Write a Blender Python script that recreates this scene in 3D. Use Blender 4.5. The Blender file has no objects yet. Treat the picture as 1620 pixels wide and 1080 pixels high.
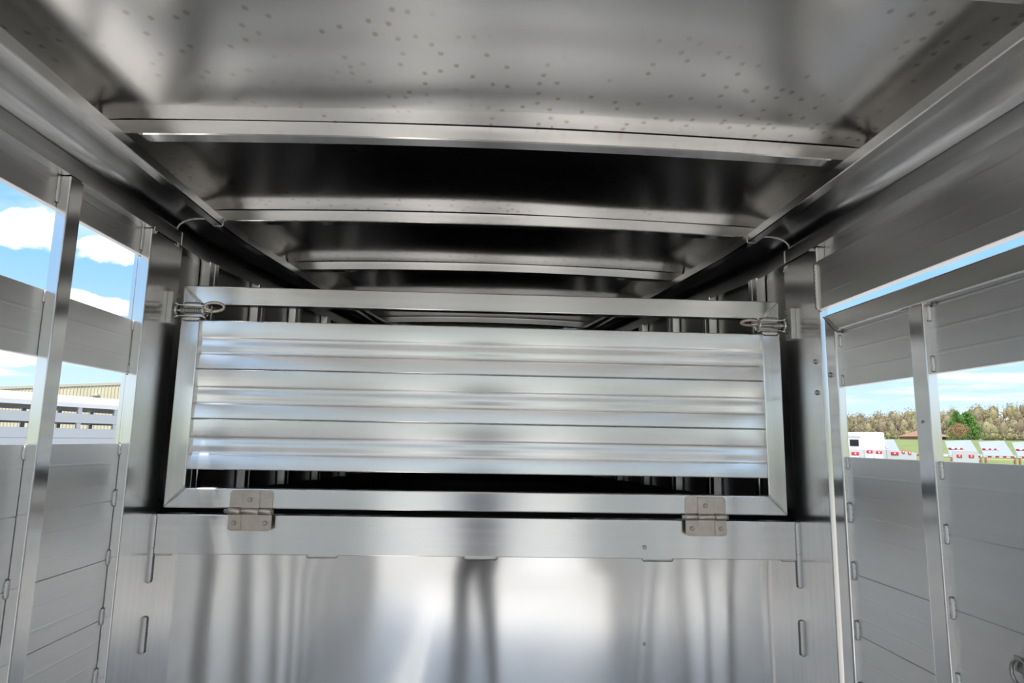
import bpy, bmesh, math, random
from mathutils import Vector, Matrix, noise
random.seed(7)
S = bpy.context.scene
COL = S.collection
R = math.radians

# ------------------------------------------------------------------ camera
cam = bpy.data.cameras.new('camera'); camo = bpy.data.objects.new('camera', cam); COL.objects.link(camo)
yw, pt, rl = R(2.5248), R(8.6503), R(1.0232)
fw = Vector((math.sin(yw)*math.cos(pt), math.cos(yw)*math.cos(pt), math.sin(pt)))
rt = Vector((math.cos(yw), -math.sin(yw), 0)); up = rt.cross(fw)
rt, up = rt*math.cos(rl)+up*math.sin(rl), -rt*math.sin(rl)+up*math.cos(rl)
camo.matrix_world = Matrix(((rt.x, up.x, -fw.x, -0.0116), (rt.y, up.y, -fw.y, -2.1537), (rt.z, up.z, -fw.z, 1.4), (0, 0, 0, 1)))
cam.sensor_width = 36.0; cam.lens = 36.0*1029.18/1620.0; cam.clip_start = 0.01; cam.clip_end = 3000
S.camera = camo

# ------------------------------------------------------------------ view + render light paths
S.view_settings.view_transform = 'Standard'; S.view_settings.look = 'None'
S.view_settings.exposure = 1.15; S.view_settings.gamma = 1.0
S.cycles.max_bounces = 12; S.cycles.glossy_bounces = 8; S.cycles.diffuse_bounces = 4
S.cycles.sample_clamp_indirect = 6.0

# ------------------------------------------------------------------ world sky
W = bpy.data.worlds.new('sky'); S.world = W; W.use_nodes = True
nt = W.node_tree; nt.nodes.clear()
def N(tree, typ, **kw):
    n = tree.nodes.new(typ)
    for k, v in kw.items(): setattr(n, k, v)
    return n
def L(tree, a, b): tree.links.new(a, b)
def math_node(tree, op, a, b=None, c=None):
    n = N(tree, 'ShaderNodeMath', operation=op)
    for i, v in enumerate((a, b, c)):
        if v is None: continue
        if isinstance(v, (int, float)): n.inputs[i].default_value = v
        else: L(tree, v, n.inputs[i])
    return n.outputs[0]
def ramp(tree, fac, stops, interp='LINEAR'):
    n = N(tree, 'ShaderNodeValToRGB'); cr = n.color_ramp; cr.interpolation = interp
    while len(cr.elements) < len(stops): cr.elements.new(0.5)
    for e, (p, c) in zip(cr.elements, stops):
        e.position = p; e.color = (*c, 1) if len(c) == 3 else c
    L(tree, fac, n.inputs[0]); return n.outputs[0]
tc = N(nt, 'ShaderNodeTexCoord'); sep = N(nt, 'ShaderNodeSeparateXYZ'); L(nt, tc.outputs['Generated'], sep.inputs[0])
zc = math_node(nt, 'MAXIMUM', sep.outputs[2], 0.0)
sky = ramp(nt, zc, [(0.0, (0.49, 0.57, 0.62)), (0.06, (0.38, 0.52, 0.63)), (0.22, (0.19, 0.38, 0.63)), (0.6, (0.11, 0.27, 0.55)), (1.0, (0.08, 0.21, 0.48))])
zz = math_node(nt, 'ADD', zc, 0.16)
cx = math_node(nt, 'DIVIDE', sep.outputs[0], zz); cy = math_node(nt, 'DIVIDE', sep.outputs[1], zz)
cmb = N(nt, 'ShaderNodeCombineXYZ'); L(nt, cx, cmb.inputs[0]); L(nt, cy, cmb.inputs[1])
n1 = N(nt, 'ShaderNodeTexNoise'); n1.inputs['Scale'].default_value = 1.35; n1.inputs['Detail'].default_value = 7; n1.inputs['Roughness'].default_value = 0.55
L(nt, cmb.outputs[0], n1.inputs['Vector'])
field = n1.outputs['Fac']
# cumulus heaps low over the left horizon, ragged by a finer noise
n2 = N(nt, 'ShaderNodeTexNoise'); n2.inputs['Scale'].default_value = 15.0; n2.inputs['Detail'].default_value = 6
L(nt, tc.outputs['Generated'], n2.inputs['Vector'])
heaps = None
for d, rx, rz in [((-0.558, 0.792, 0.246), 0.055, 0.027), ((-0.487, 0.838, 0.243), 0.045, 0.026), ((-0.497, 0.851, 0.163), 0.06, 0.015), ((-0.565, 0.82, 0.085), 0.025, 0.010), ((-0.60, 0.74, 0.31), 0.04, 0.012)]:
    dx = math_node(nt, 'DIVIDE', math_node(nt, 'SUBTRACT', sep.outputs[0], d[0]), rx)
    dz = math_node(nt, 'DIVIDE', math_node(nt, 'SUBTRACT', sep.outputs[2], d[2]), rz)
    ins = math_node(nt, 'GREATER_THAN', sep.outputs[1], 0.0)
    r2 = math_node(nt, 'ADD', math_node(nt, 'MULTIPLY', dx, dx), math_node(nt, 'MULTIPLY', dz, dz))
    g = math_node(nt, 'MULTIPLY', math_node(nt, 'POWER', 2.718, math_node(nt, 'MULTIPLY', r2, -0.8)), ins)
    heaps = g if heaps is None else math_node(nt, 'MAXIMUM', heaps, g)
hf = math_node(nt, 'ADD', math_node(nt, 'MULTIPLY', heaps, 0.62), math_node(nt, 'MULTIPLY', n2.outputs['Fac'], 1.15))
hmask = ramp(nt, hf, [(0.86, (0, 0, 0)), (1.0, (1, 1, 1))], 'EASE')
cmask = ramp(nt, field, [(0.40, (0, 0, 0)), (0.56, (1, 1, 1))], 'EASE')
# thin streaks near the horizon
smap = N(nt, 'ShaderNodeMapping'); smap.inputs['Scale'].default_value = (5, 5, 46); L(nt, tc.outputs['Generated'], smap.inputs[0])
n3 = N(nt, 'ShaderNodeTexNoise'); n3.inputs['Scale'].default_value = 1.0; n3.inputs['Detail'].default_value = 5; L(nt, smap.outputs[0], n3.inputs['Vector'])
st = ramp(nt, n3.outputs['Fac'], [(0.44, (0, 0, 0)), (0.62, (1, 1, 1))], 'EASE')
low = ramp(nt, zc, [(0.0, (1, 1, 1)), (0.10, (0.8, 0.8, 0.8)), (0.17, (0, 0, 0))])
st = math_node(nt, 'MULTIPLY', st, low)
mask = math_node(nt, 'MAXIMUM', math_node(nt, 'MAXIMUM', hmask, math_node(nt, 'MULTIPLY', cmask, ramp(nt, zc, [(0.22, (0, 0, 0)), (0.4, (1, 1, 1))]))), math_node(nt, 'MULTIPLY', st, 0.7))
mx = N(nt, 'ShaderNodeMix', data_type='RGBA'); L(nt, mask, mx.inputs[0]); L(nt, sky, mx.inputs[6]); mx.inputs[7].default_value = (0.92, 0.91, 0.905, 1)
bg = N(nt, 'ShaderNodeBackground'); bg.inputs['Strength'].default_value = 0.85
L(nt, mx.outputs[2], bg.inputs['Color']); out = N(nt, 'ShaderNodeOutputWorld'); L(nt, bg.outputs[0], out.inputs['Surface'])

# ------------------------------------------------------------------ sun (from behind, a little left)
sd = bpy.data.lights.new('sun', 'SUN'); sd.energy = 3.3; sd.angle = R(0.6); sd.color = (1.0, 0.96, 0.90)
so = bpy.data.objects.new('sun', sd); COL.objects.link(so)
so.rotation_euler = Vector((0.34, 0.50, -1.05)).to_track_quat('-Z', 'Y').to_euler()

# ------------------------------------------------------------------ materials
def mat(name, col, rough=0.5, metal=0.0, bump=None, var=None, groove=None, aniso=0.75, spots=None, obj_space=True, spec=0.5):
    m = bpy.data.materials.new(name); m.use_nodes = True; t = m.node_tree; b = t.nodes['Principled BSDF']
    b.inputs['Base Color'].default_value = (*col, 1); b.inputs['Roughness'].default_value = rough; b.inputs['Metallic'].default_value = metal
    b.inputs['Specular IOR Level'].default_value = spec
    co = N(t, 'ShaderNodeTexCoord').outputs['Object'] if obj_space else N(t, 'ShaderNodeNewGeometry').outputs['Position']
    csock = None
    if groove:                                         # rolled or drawn metal: reflections spread across the grain
        vm = N(t, 'ShaderNodeVectorMath', operation='CROSS_PRODUCT'); L(t, N(t, 'ShaderNodeNewGeometry').outputs['Normal'], vm.inputs[0]); vm.inputs[1].default_value = groove
        b.inputs['Anisotropic'].default_value = aniso; L(t, vm.outputs[0], b.inputs['Tangent'])
    if var:                                            # (scale xyz, lo colour, hi colour, roughness swing)
        mp = N(t, 'ShaderNodeMapping'); mp.inputs['Scale'].default_value = var[0]; L(t, co, mp.inputs[0])
        nn = N(t, 'ShaderNodeTexNoise'); nn.inputs['Scale'].default_value = 1; nn.inputs['Detail'].default_value = 5; L(t, mp.outputs[0], nn.inputs['Vector'])
        csock = ramp(t, nn.outputs['Fac'], [(0.3, var[1]), (0.7, var[2])]); L(t, csock, b.inputs['Base Color'])
        if len(var) > 3:
            rr = N(t, 'ShaderNodeMapRange'); L(t, nn.outputs['Fac'], rr.inputs[0]); rr.inputs[1].default_value = 0.3; rr.inputs[2].default_value = 0.7
            rr.inputs[3].default_value = rough-var[3]; rr.inputs[4].default_value = rough+var[3]; L(t, rr.outputs[0], b.inputs['Roughness'])
    if spots:                                          # dried drip stains
        mp = N(t, 'ShaderNodeMapping'); mp.inputs['Scale'].default_value = spots; L(t, co, mp.inputs[0])
        vo = N(t, 'ShaderNodeTexVoronoi', voronoi_dimensions='2D'); vo.inputs['Scale'].default_value = 1; L(t, mp.outputs[0], vo.inputs['Vector'])
        sp = ramp(t, vo.outputs['Distance'], [(0.09, (1, 1, 1)), (0.2, (0, 0, 0))])
        big = N(t, 'ShaderNodeTexNoise'); big.inputs['Scale'].default_value = 2.2; L(t, co, big.inputs['Vector'])
        gate_ = ramp(t, big.outputs['Fac'], [(0.40, (0, 0, 0)), (0.52, (1, 1, 1))])
        rnd = N(t, 'ShaderNodeSeparateColor'); L(t, vo.outputs['Color'], rnd.inputs[0])
        few = math_node(t, 'GREATER_THAN', rnd.outputs[0], 0.45)
        f = math_node(t, 'MULTIPLY', math_node(t, 'MULTIPLY', math_node(t, 'MULTIPLY', sp, gate_), few), 0.6)
        mm = N(t, 'ShaderNodeMix', data_type='RGBA'); L(t, f, mm.inputs[0])
        if csock: L(t, csock, mm.inputs[6])
        else: mm.inputs[6].default_value = (*col, 1)
        mm.inputs[7].default_value = (0.46, 0.36, 0.24, 1); L(t, mm.outputs[2], b.inputs['Base Color'])
    if bump:                                           # (scale xyz, strength, distance)
        mp = N(t, 'ShaderNodeMapping'); mp.inputs['Scale'].default_value = bump[0]; L(t, co, mp.inputs[0])
        nn = N(t, 'ShaderNodeTexNoise'); nn.inputs['Scale'].default_value = 1; nn.inputs['Detail'].default_value = 3; L(t, mp.outputs[0], nn.inputs['Vector'])
        bp = N(t, 'ShaderNodeBump'); bp.inputs['Strength'].default_value = bump[1]; bp.inputs['Distance'].default_value = bump[2]
        L(t, nn.outputs['Fac'], bp.inputs['Height']); L(t, bp.outputs[0], b.inputs['Normal'])
    return m
AL = (0.81, 0.807, 0.80)
M = {}
M['sheet'] = mat('aluminium_sheet', AL, 0.13, 1, var=((1.2, 1.2, 1.2), (0.78, 0.777, 0.77), (0.84, 0.837, 0.83), 0.03), groove=(1, 0, 0), aniso=0.7)
M['roof'] = mat('aluminium_roof_sheet', AL, 0.19, 1, var=((1.5, 1.5, 1.5), (0.75, 0.73, 0.70), (0.81, 0.79, 0.76), 0.03), spots=(26, 20, 8), obj_space=False, groove=(0, 1, 0), aniso=0.8)
M['ext_y'] = mat('aluminium_extrusion_long', AL, 0.23, 1, var=((60, 0.4, 60), (0.79, 0.786, 0.778), (0.83, 0.826, 0.818), 0.015), obj_space=False, groove=(0, 1, 0))
M['ext_z'] = mat('aluminium_extrusion_upright', AL, 0.22, 1, var=((60, 60, 0.4), (0.79, 0.786, 0.778), (0.83, 0.826, 0.818), 0.015), obj_space=False, groove=(0, 0, 1))
M['ext_x'] = mat('aluminium_extrusion_cross', AL, 0.22, 1, var=((0.4, 60, 60), (0.81, 0.808, 0.805), (0.85, 0.848, 0.845), 0.015), obj_space=False, groove=(1, 0, 0))
M['plank'] = mat('aluminium_wall_plank', (0.72, 0.71, 0.70), 0.33, 1, var=((40, 0.5, 40), (0.73, 0.728, 0.722), (0.77, 0.768, 0.762), 0.02), obj_space=False, groove=(0, 1, 0))
M['panel'] = mat('bright_ribbed_aluminium', (0.86, 0.86, 0.86), 0.25, 1, obj_space=False, groove=(1, 0, 0), aniso=0.5)
M['weld'] = mat('weld_bead_metal', (0.9, 0.89, 0.87), 0.45, 1.0, var=((90, 90, 90), (0.80, 0.78, 0.75), (0.97, 0.96, 0.95)), bump=((260, 260, 260), 0.25, 0.001))
M['scorch'] = mat('scorched_metal', (0.36, 0.31, 0.27), 0.45, 1.0)
M['steel'] = mat('zinc_plated_steel', (0.62, 0.55, 0.48), 0.32, 1, var=((40, 40, 40), (0.58, 0.51, 0.44), (0.67, 0.60, 0.53)))
M['bolt'] = mat('bolt_steel', (0.50, 0.49, 0.48), 0.35, 1)
M['spring'] = mat('spring_steel', (0.68, 0.66, 0.63), 0.35, 1)
M['strike'] = mat('pale_strike_plate', (0.92, 0.92, 0.89), 0.42, 0.6, var=((30, 30, 30), (0.88, 0.88, 0.85), (0.95, 0.95, 0.92)))
M['hole'] = mat('dark_hole', (0.02, 0.02, 0.02), 0.8)
M['rubber'] = mat('dark_rubber_mat', (0.035, 0.032, 0.030), 0.8, var=((20, 20, 20), (0.028, 0.026, 0.024), (0.045, 0.042, 0.04)))
M['floor'] = mat('worn_aluminium_floor', (0.74, 0.71, 0.67), 0.48, 0.8, var=((8, 2, 8), (0.69, 0.66, 0.62), (0.78, 0.75, 0.71)), obj_space=False)
M['gravel'] = mat('gravel_lot', (0.42, 0.39, 0.34), 0.9, var=((1.5, 1.5, 1.5), (0.27, 0.255, 0.24), (0.36, 0.345, 0.325)), bump=((30, 30, 30), 0.3, 0.02), obj_space=False)
M['grass'] = mat('spring_grass', (0.20, 0.30, 0.08), 0.9, var=((0.3, 0.3, 0.3), (0.11, 0.145, 0.04), (0.15, 0.19, 0.06)), obj_space=False)
M['wood'] = mat('bare_spring_woods', (0.30, 0.24, 0.17), 0.9, var=((0.05, 0.05, 0.12), (0.145, 0.11, 0.08), (0.18, 0.155, 0.085)), obj_space=False)
M['wood2'] = mat('bare_spring_woods_tan', (0.38, 0.31, 0.22), 0.9, var=((0.05, 0.05, 0.12), (0.185, 0.15, 0.11), (0.22, 0.21, 0.09)), obj_space=False)
M['litter'] = mat('leaf_litter', (0.16, 0.12, 0.08), 0.9, var=((0.05, 0.05, 0.05), (0.13, 0.10, 0.07), (0.19, 0.15, 0.10)), obj_space=False)
M['conifer'] = mat('conifer_green', (0.10, 0.26, 0.05), 0.8, var=((1.5, 1.5, 1.5), (0.05, 0.13, 0.02), (0.13, 0.26, 0.05)), obj_space=False)
M['budding'] = mat('budding_russet', (0.45, 0.22, 0.13), 0.8, var=((2, 2, 2), (0.26, 0.17, 0.10), (0.38, 0.18, 0.10)), obj_space=False)
M['bark'] = mat('tree_bark', (0.16, 0.12, 0.09), 0.9)
M['white'] = mat('white_paint', (0.86, 0.86, 0.86), 0.35)
M['grey'] = mat('light_grey_paint', (0.44, 0.45, 0.47), 0.4)
M['trailer'] = mat('trailer_aluminium', (0.36, 0.40, 0.44), 0.45, 0.3)
M['pale'] = mat('pale_trailer_skin', (0.58, 0.60, 0.62), 0.45, 0.2)
M['ramp'] = mat('dull_silver_ramp', (0.28, 0.32, 0.36), 0.5, 0.2)
M['dark'] = mat('dark_window_glass', (0.015, 0.012, 0.02), 0.1)
M['red'] = mat('red_lens', (0.55, 0.02, 0.04), 0.3)
M['cream'] = mat('cream_steel_siding', (0.66, 0.58, 0.44), 0.5, var=((0.5, 0.5, 0.15), (0.50, 0.45, 0.35), (0.57, 0.51, 0.40)), obj_space=False)
M['trim'] = mat('grey_metal_trim', (0.42, 0.40, 0.38), 0.45)
M['tan'] = mat('tan_wall', (0.55, 0.42, 0.26), 0.7)
M['brown'] = mat('brown_shingles', (0.25, 0.14, 0.10), 0.8)
M['brick'] = mat('reddish_brick', (0.36, 0.18, 0.13), 0.8)
M['rust'] = mat('rusty_brown_steel', (0.28, 0.13, 0.09), 0.7)
M['tyre'] = mat('tyre_rubber', (0.02, 0.02, 0.02), 0.8)
M['skin'] = mat('skin', (0.55, 0.36, 0.27), 0.5)
M['denim'] = mat('dark_denim', (0.035, 0.045, 0.075), 0.85)
M['shirt'] = mat('navy_shirt', (0.045, 0.07, 0.13), 0.85)
M['hair'] = mat('dark_hair', (0.05, 0.035, 0.025), 0.6)
M['shoe'] = mat('dark_leather', (0.03, 0.025, 0.02), 0.5)

# ------------------------------------------------------------------ helpers
def link(name, me, parent=None, m=None):
    o = bpy.data.objects.new(name, me); COL.objects.link(o)
    if m is not None and me is not None and not me.materials: me.materials.append(m)
    if parent is not None: o.parent = parent
    return o
def tag(o, label=None, cat=None, group=None, kind=None):
    for k, v in (('label', label), ('category', cat), ('group', group), ('kind', kind)):
        if v: o[k] = v
    return o
def empty(name, loc=(0, 0, 0), parent=None):
    o = bpy.data.objects.new(name, None); o.empty_display_size = 0.1; o.location = loc; COL.objects.link(o)
    if parent is not None: o.parent = parent
    return o
def pmesh(name, V, F, m, parent=None, smooth=False, bev=0, seg=2):
    bm = bmesh.new(); vs = [bm.verts.new(v) for v in V]
    for f in F:
        try: bm.faces.new([vs[i] for i in f])
        except ValueError: pass
    bmesh.ops.recalc_face_normals(bm, faces=bm.faces)
    if bev: bmesh.ops.bevel(bm, geom=bm.edges[:], offset=bev, segments=seg, affect='EDGES', profile=0.5)
    me = bpy.data.meshes.new(name); bm.to_mesh(me); bm.free()
    for p in me.polygons: p.use_smooth = smooth
    return link(name, me, parent, m)
HF = [(0, 1, 2, 3), (4, 7, 6, 5), (0, 4, 5, 1), (1, 5, 6, 2), (2, 6, 7, 3), (3, 7, 4, 0)]
def hexa(name, V, m, parent=None, bev=0.0015, seg=2): return pmesh(name, V, HF, m, parent, False, bev, seg)
def box(name, x0, x1, y0, y1, z0, z1, m, parent=None, bev=0.0015, seg=2):
    x0, x1 = sorted((x0, x1)); y0, y1 = sorted((y0, y1)); z0, z1 = sorted((z0, z1))
    return hexa(name, [(x0, y0, z0), (x1, y0, z0), (x1, y1, z0), (x0, y1, z0), (x0, y0, z1), (x1, y0, z1), (x1, y1, z1), (x0, y1, z1)], m, parent, bev, seg)
def loft(name, rings, m, parent=None, closed=False, caps=True, smooth=True):
    n = len(rings[0]); V = [v for r in rings for v in r]; F = []
    for i in range(len(rings)-1):
        for j in range(n if closed else n-1):
            a, b = i*n+j, i*n+(j+1) % n
            F.append((a, b, b+n, a+n))
    if closed and caps: F += [tuple(range(n)), tuple(range((len(rings)-1)*n, len(rings)*n))]
    return pmesh(name, V, F, m, parent, smooth)
def tube(name, pts, r, m, parent=None, n=8, closed=False, smooth=True):
    pts = [Vector(p) for p in pts]; rings = []; N_ = len(pts); prev = None
    for i, p in enumerate(pts):
        a = pts[(i-1) % N_] if (closed or i > 0) else p; b = pts[(i+1) % N_] if (closed or i < N_-1) else p
        t = (b-a).normalized()
        if prev is None:
            u = t.orthogonal().normalized()
        else:
            u = (prev-t*prev.dot(t)).normalized()
        prev = u; w = t.cross(u); rr = r[i] if isinstance(r, (list, tuple)) else r
        rings.append([p+(u*math.cos(2*math.pi*k/n)+w*math.sin(2*math.pi*k/n))*rr for k in range(n)])
    if closed:
        V = [v for q in rings for v in q]; F = []
        for i in range(N_):
            for j in range(n):
                a, b = i*n+j, i*n+(j+1) % n; c, d = ((i+1) % N_)*n+(j+1) % n, ((i+1) % N_)*n+j
                F.append((a, b, c, d))
        return pmesh(name, V, F, m, parent, smooth)
    return loft(name, rings, m, parent, closed=True, smooth=smooth)
def cyl(name, p0, p1, r, m, parent=None, n=12, bev=0.0, smooth=False):
    return tube(name, [p0, p1], r, m, parent, n, smooth=smooth)

# shared weld bead: a rippled lozenge 1 unit long (z), about 0.2 wide, proud in -y
def bead_mesh(name, ripples, asp):
    V, F, MI = [], [], []; nr, ns = ripples*2+2, 8
    for skirt in (0, 1):                     # the bead itself, then its thin scorched rim
        o = len(V)
        for i in range(nr+1):
            t = i/nr; env = min(1, (min(t, 1-t)*asp*2.2)) ** 0.5 if 0 < t < 1 else 0.05
            w = (0.5/asp)*env*(1+(0.10*math.sin(i*2.2)+0.15*((i % 2)*2-1))*(1-skirt))
            kx, ky = (1, 0.42) if not skirt else (1.22, 0.16)
            zz_ = (t-0.5)*(1.0 if not skirt else 1.0+0.22/asp)
            for q in range(ns):
                a = 2*math.pi*q/ns; V.append((w*kx*math.cos(a), w*ky*math.sin(a), zz_))
        for i in range(nr):
            for q in range(ns): F.append((o+i*ns+q, o+i*ns+(q+1) % ns, o+(i+1)*ns+(q+1) % ns, o+(i+1)*ns+q)); MI.append(skirt)
        F += [tuple(range(o, o+ns)), tuple(range(o+nr*ns, o+nr*ns+ns))]; MI += [skirt]*2
    me = bpy.data.meshes.new(name); me.from_pydata(V, [], F); me.materials.append(M['weld']); me.materials.append(M['scorch'])
    me.polygons.foreach_set('material_index', MI)
    for p in me.polygons: p.use_smooth = True
    return me
BEAD = bead_mesh('weld_bead', 5, 3.4); LONGBEAD = bead_mesh('long_weld_bead', 16, 8.0)
def bead(parent, c, length, rot=(0, 0, 0), long=False):
    o = link('weld_bead', LONGBEAD if long else BEAD, parent); o.location = c; o.scale = (length,)*3; o.rotation_euler = rot; return o
def hexbolt_mesh(r, h):
    V, F = [], []
    for (rr, z) in ((r*1.25, 0), (r*1.25, h*0.22), (r, h*0.22), (r, h*0.85), (r*0.82, h)):
        for k in range(6 if rr != r*1.25 else 6): V.append((rr*math.cos(k*math.pi/3), rr*math.sin(k*math.pi/3), z))
    for i in range(4):
        for k in range(6): F.append((i*6+k, i*6+(k+1) % 6, (i+1)*6+(k+1) % 6, (i+1)*6+k))
    F.append(tuple(range(24, 30)))
    me = bpy.data.meshes.new('bolt'); me.from_pydata(V, [], F); me.materials.append(M['bolt']); return me
HB = hexbolt_mesh(0.0072, 0.007)
def bolt(parent, c, rot, s=1.0, name='bolt'):
    o = link(name, HB, parent); o.location = c; o.rotation_euler = rot; o.scale = (s, s, s); return o
FACE_MY = (R(90), 0, 0)        # head points to -y
FACE_MX = (0, R(-90), 0); FACE_PX = (0, R(90), 0)

FLOOR = -0.22; GROUND = -0.67; REAR = -4.9
XI = 1.03; XS = 1.0585

# ------------------------------------------------------------------ ceiling: sheets, bows, rails
ceil = tag(empty('ceiling', (0, 0, 2.2)), 'bowed aluminium sheet roof with cross bows over the trailer', None, None, 'structure')
def ch(o): o.matrix_parent_inverse = o.parent.matrix_basis.inverted(); return o   # keep world placement under a moved Empty
def rail_x(Y): return 0.90 if Y < 0.1 else 0.90-0.126*(Y-0.1)
def wall_x(Y): return XI if Y < 0.2 else XI-0.175*(Y-0.2)
bows = [-4.525, -3.865, -3.205, -2.55, -1.895, -1.235, -0.575, 0.08, 0.74, 1.40, 2.06, 2.70]
def crown(x, w): return 0.020*(1-(x/w)**2)
def make_bow(Y):
    w = rail_x(Y)+0.08; rings = []
    for i in range(25):
        x = -w+2*w*i/24; z0 = 2.140+crown(x, w); z1 = z0+0.038; b = 0.003
        rings.append([(x, Y+b, z0), (x, Y, z0+b), (x, Y, z1), (x, Y+0.045, z1), (x, Y+0.045, z0+b), (x, Y+0.045-b, z0)])
    return ch(loft('roof_bow', rings, M['ext_x'], ceil, closed=True, smooth=False))
for Y in bows: make_bow(Y)
def make_sheet(Ya, Yb, k):
    nx, ny = 56, 26; V, F = [], []
    amp = [0.004, 0.006, 0.005, 0.004][k % 4]
    for j in range(ny+1):
        v = j/ny; Y = Ya+(Yb-Ya)*v; w = rail_x(Y)+0.085
        for i in range(nx+1):
            u = -1+2*i/nx; x = u*w
            e = min(1, (1-abs(u))/0.06); ed = min(1, min(v, 1-v)/0.09)
            es = e*e*(3-2*e); ds = ed*ed*(3-2*ed)
            nz = noise.noise(Vector((x*1.3+k*7.3, Y*1.7, k*3.1)))
            z = 2.1785+crown(x, rail_x(Y)+0.08) + 0.005*ds*es + amp*nz*ds*es - 0.004*(1-ds)*0
            V.append((x, Y, z))
    for j in range(ny):
        for i in range(nx):
            a = j*(nx+1)+i; F.append((a, a+1, a+nx+2, a+nx+1))
    o = ch(pmesh('roof_sheet', V, F, M['roof'], ceil, smooth=True)); return o
edges = [REAR]+[b+0.0225 for b in bows]+[2.85]
for k in range(len(edges)-1): make_sheet(edges[k], edges[k+1], k)
def cove_profile():
    p = [(1.058, 2.022), (XI, 2.024), (XI, 2.068), (1.046, 2.072), (1.049, 2.084), (1.042, 2.098), (1.028, 2.109), (1.008, 2.1165), (0.985, 2.120), (0.94, 2.121)]
    return p
for s in (-1, 1):
    ys = [REAR, -3, -1.5, 0.0, 0.2, 0.8, 1.4, 2.0, 2.85]
    rings = [[(s*(x-(XI-wall_x(Y))), Y, z) for x, z in cove_profile()]+[(s*(0.94-(XI-wall_x(Y))), Y, 2.135), (s*(1.075-(XI-wall_x(Y))), Y, 2.135), (s*(1.075-(XI-wall_x(Y))), Y, 2.022)] for Y in ys]
    o = ch(loft('cove_trim', rings, M['ext_y'], ceil, closed=True, smooth=False))
    for p in o.data.polygons: p.use_smooth = True
    o.data.set_sharp_from_angle(angle=R(35))
    b = 0.0025
    rings = [[(s*(rail_x(Y)+b), Y, 2.097), (s*rail_x(Y), Y, 2.097+b), (s*rail_x(Y), Y, 2.125), (s*(rail_x(Y)+0.085), Y, 2.127), (s*(rail_x(Y)+0.085), Y, 2.195), (s*(rail_x(Y)+0.16), Y, 2.195), (s*(rail_x(Y)+0.16), Y, 2.123), (s*(rail_x(Y)+0.033), Y, 2.123), (s*(rail_x(Y)+0.033), Y, 2.097+b), (s*(rail_x(Y)+0.033-b), Y, 2.097)] for Y in ys]
    ch(loft('roof_rail', rings, M['ext_y'], ceil, closed=True, smooth=False))
    # welded joint between the body and the nose, across lip, cove and rail
    arc = [(s*1.029, 0.0, 2.026), (s*1.029, 0.0, 2.068), (s*1.046, 0, 2.075), (s*1.047, 0, 2.086), (s*1.040, 0, 2.098), (s*1.026, 0, 2.1085), (s*1.007, 0, 2.115), (s*0.985, 0, 2.1185), (s*0.95, 0, 2.1195)]
    pts = []
    for a, c in zip(arc[:-1], arc[1:]):
        for q in range(5): pts.append(Vector(a).lerp(Vector(c), q/5))
    pts = [p+Vector((random.uniform(-1, 1), random.uniform(-1, 1), random.uniform(-1, 1)))*0.0006 for p in pts]
    ch(tube('weld_bead', pts, [0.0012+0.0008*random.random() for _ in pts], M['weld'], ceil, n=6))
    ch(tube('weld_bead', [(s*0.899, 0.0, 2.124), (s*0.899, 0.0, 2.099), (s*0.905, 0, 2.0965), (s*0.93, 0, 2.0965)], 0.0016, M['weld'], ceil, n=6))

# ------------------------------------------------------------------ side walls
def plank(name, s, y0, y1, z0, z1, parent, x=XS, th=0.016, m='plank'):
    """an extruded wall plank with two shallow die ridges on the inner face"""
    h = z1-z0; x0 = x; pr = [(x0+th, z0+.0008), (x0+.001, z0+.0008), (x0, z0+.002)]
    for f in (0.30, 0.66):
        zc_ = z0+h*f; pr += [(x0, zc_-.004), (x0-.0002, zc_-.002), (x0-.0002, zc_+.002), (x0, zc_+.004)]
    pr += [(x0, z1-.002), (x0+.001, z1-.0008), (x0+th, z1-.0008)]
    return ch(loft(name, [[(s*a, y0, c) for a, c in pr], [(s*a, y1, c) for a, c in pr]], M[m], parent, closed=True, smooth=False))
def low_planks(s, y0, y1, parent, top=1.3725, x=XS):
    z = top
    while z > FLOOR+0.02:
        z0 = max(FLOOR, z-0.1625); plank('wall_plank', s, y0, y1, z0, z, parent, x); z = z0
def upright(name, s, y0, y1, parent, z0=FLOOR, z1=2.022, xi=XI, xo=XS):
    return ch(box(name, s*xi, s*xo, y0, y1, z0, z1, M['ext_z'], parent, 0.003, 3))
wl = tag(empty('wall_left', (-1.06, -2.4, FLOOR)), 'left slatted aluminium side wall with posts and open bays', None, None, 'structure')
plank('wall_slat', -1, REAR, -0.05, 1.939, 2.03, wl)
plank('wall_slat', -1, REAR, -0.05, 1.5755, 1.736, wl)
low_planks(-1, REAR, -0.05, wl)
posts = []
y = -0.589
while y > REAR+0.1:
    posts.append(upright('post', -1, y, y+0.052, wl)); y -= 0.398
cp = upright('corner_post', -1, -0.190, 0.012, wl)
ch(box('outer_flange', -1.090, -1.0765, -0.165, -0.02, FLOOR, 2.02, M['ext_z'], wl, 0.002))
ch(box('outer_flange', -1.0765, -1.060, -0.1655, -0.05, 1.737, 1.938, M['ext_z'], wl, 0.001))
ch(box('outer_flange', -1.0765, -1.060, -0.1655, -0.05, 1.374, 1.574, M['ext_z'], wl, 0.001))
def beads_on(parent, s, x, Y, spans, rz=0.0):     # fillet beads in the corner between an upright and the planks
    for a, c in spans:
        off = 0.7*0.5/3.4*abs(a-c)*0.7071 if abs(a-c) < 0.06 else 0.003
        ch2 = bead(parent, (s*(x-off), Y-off, (a+c)/2), abs(a-c), (0, 0, rz)); ch2.matrix_parent_inverse = parent.matrix_basis.inverted()
        if abs(a-c) > 0.06: ch2.data = LONGBEAD
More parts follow.
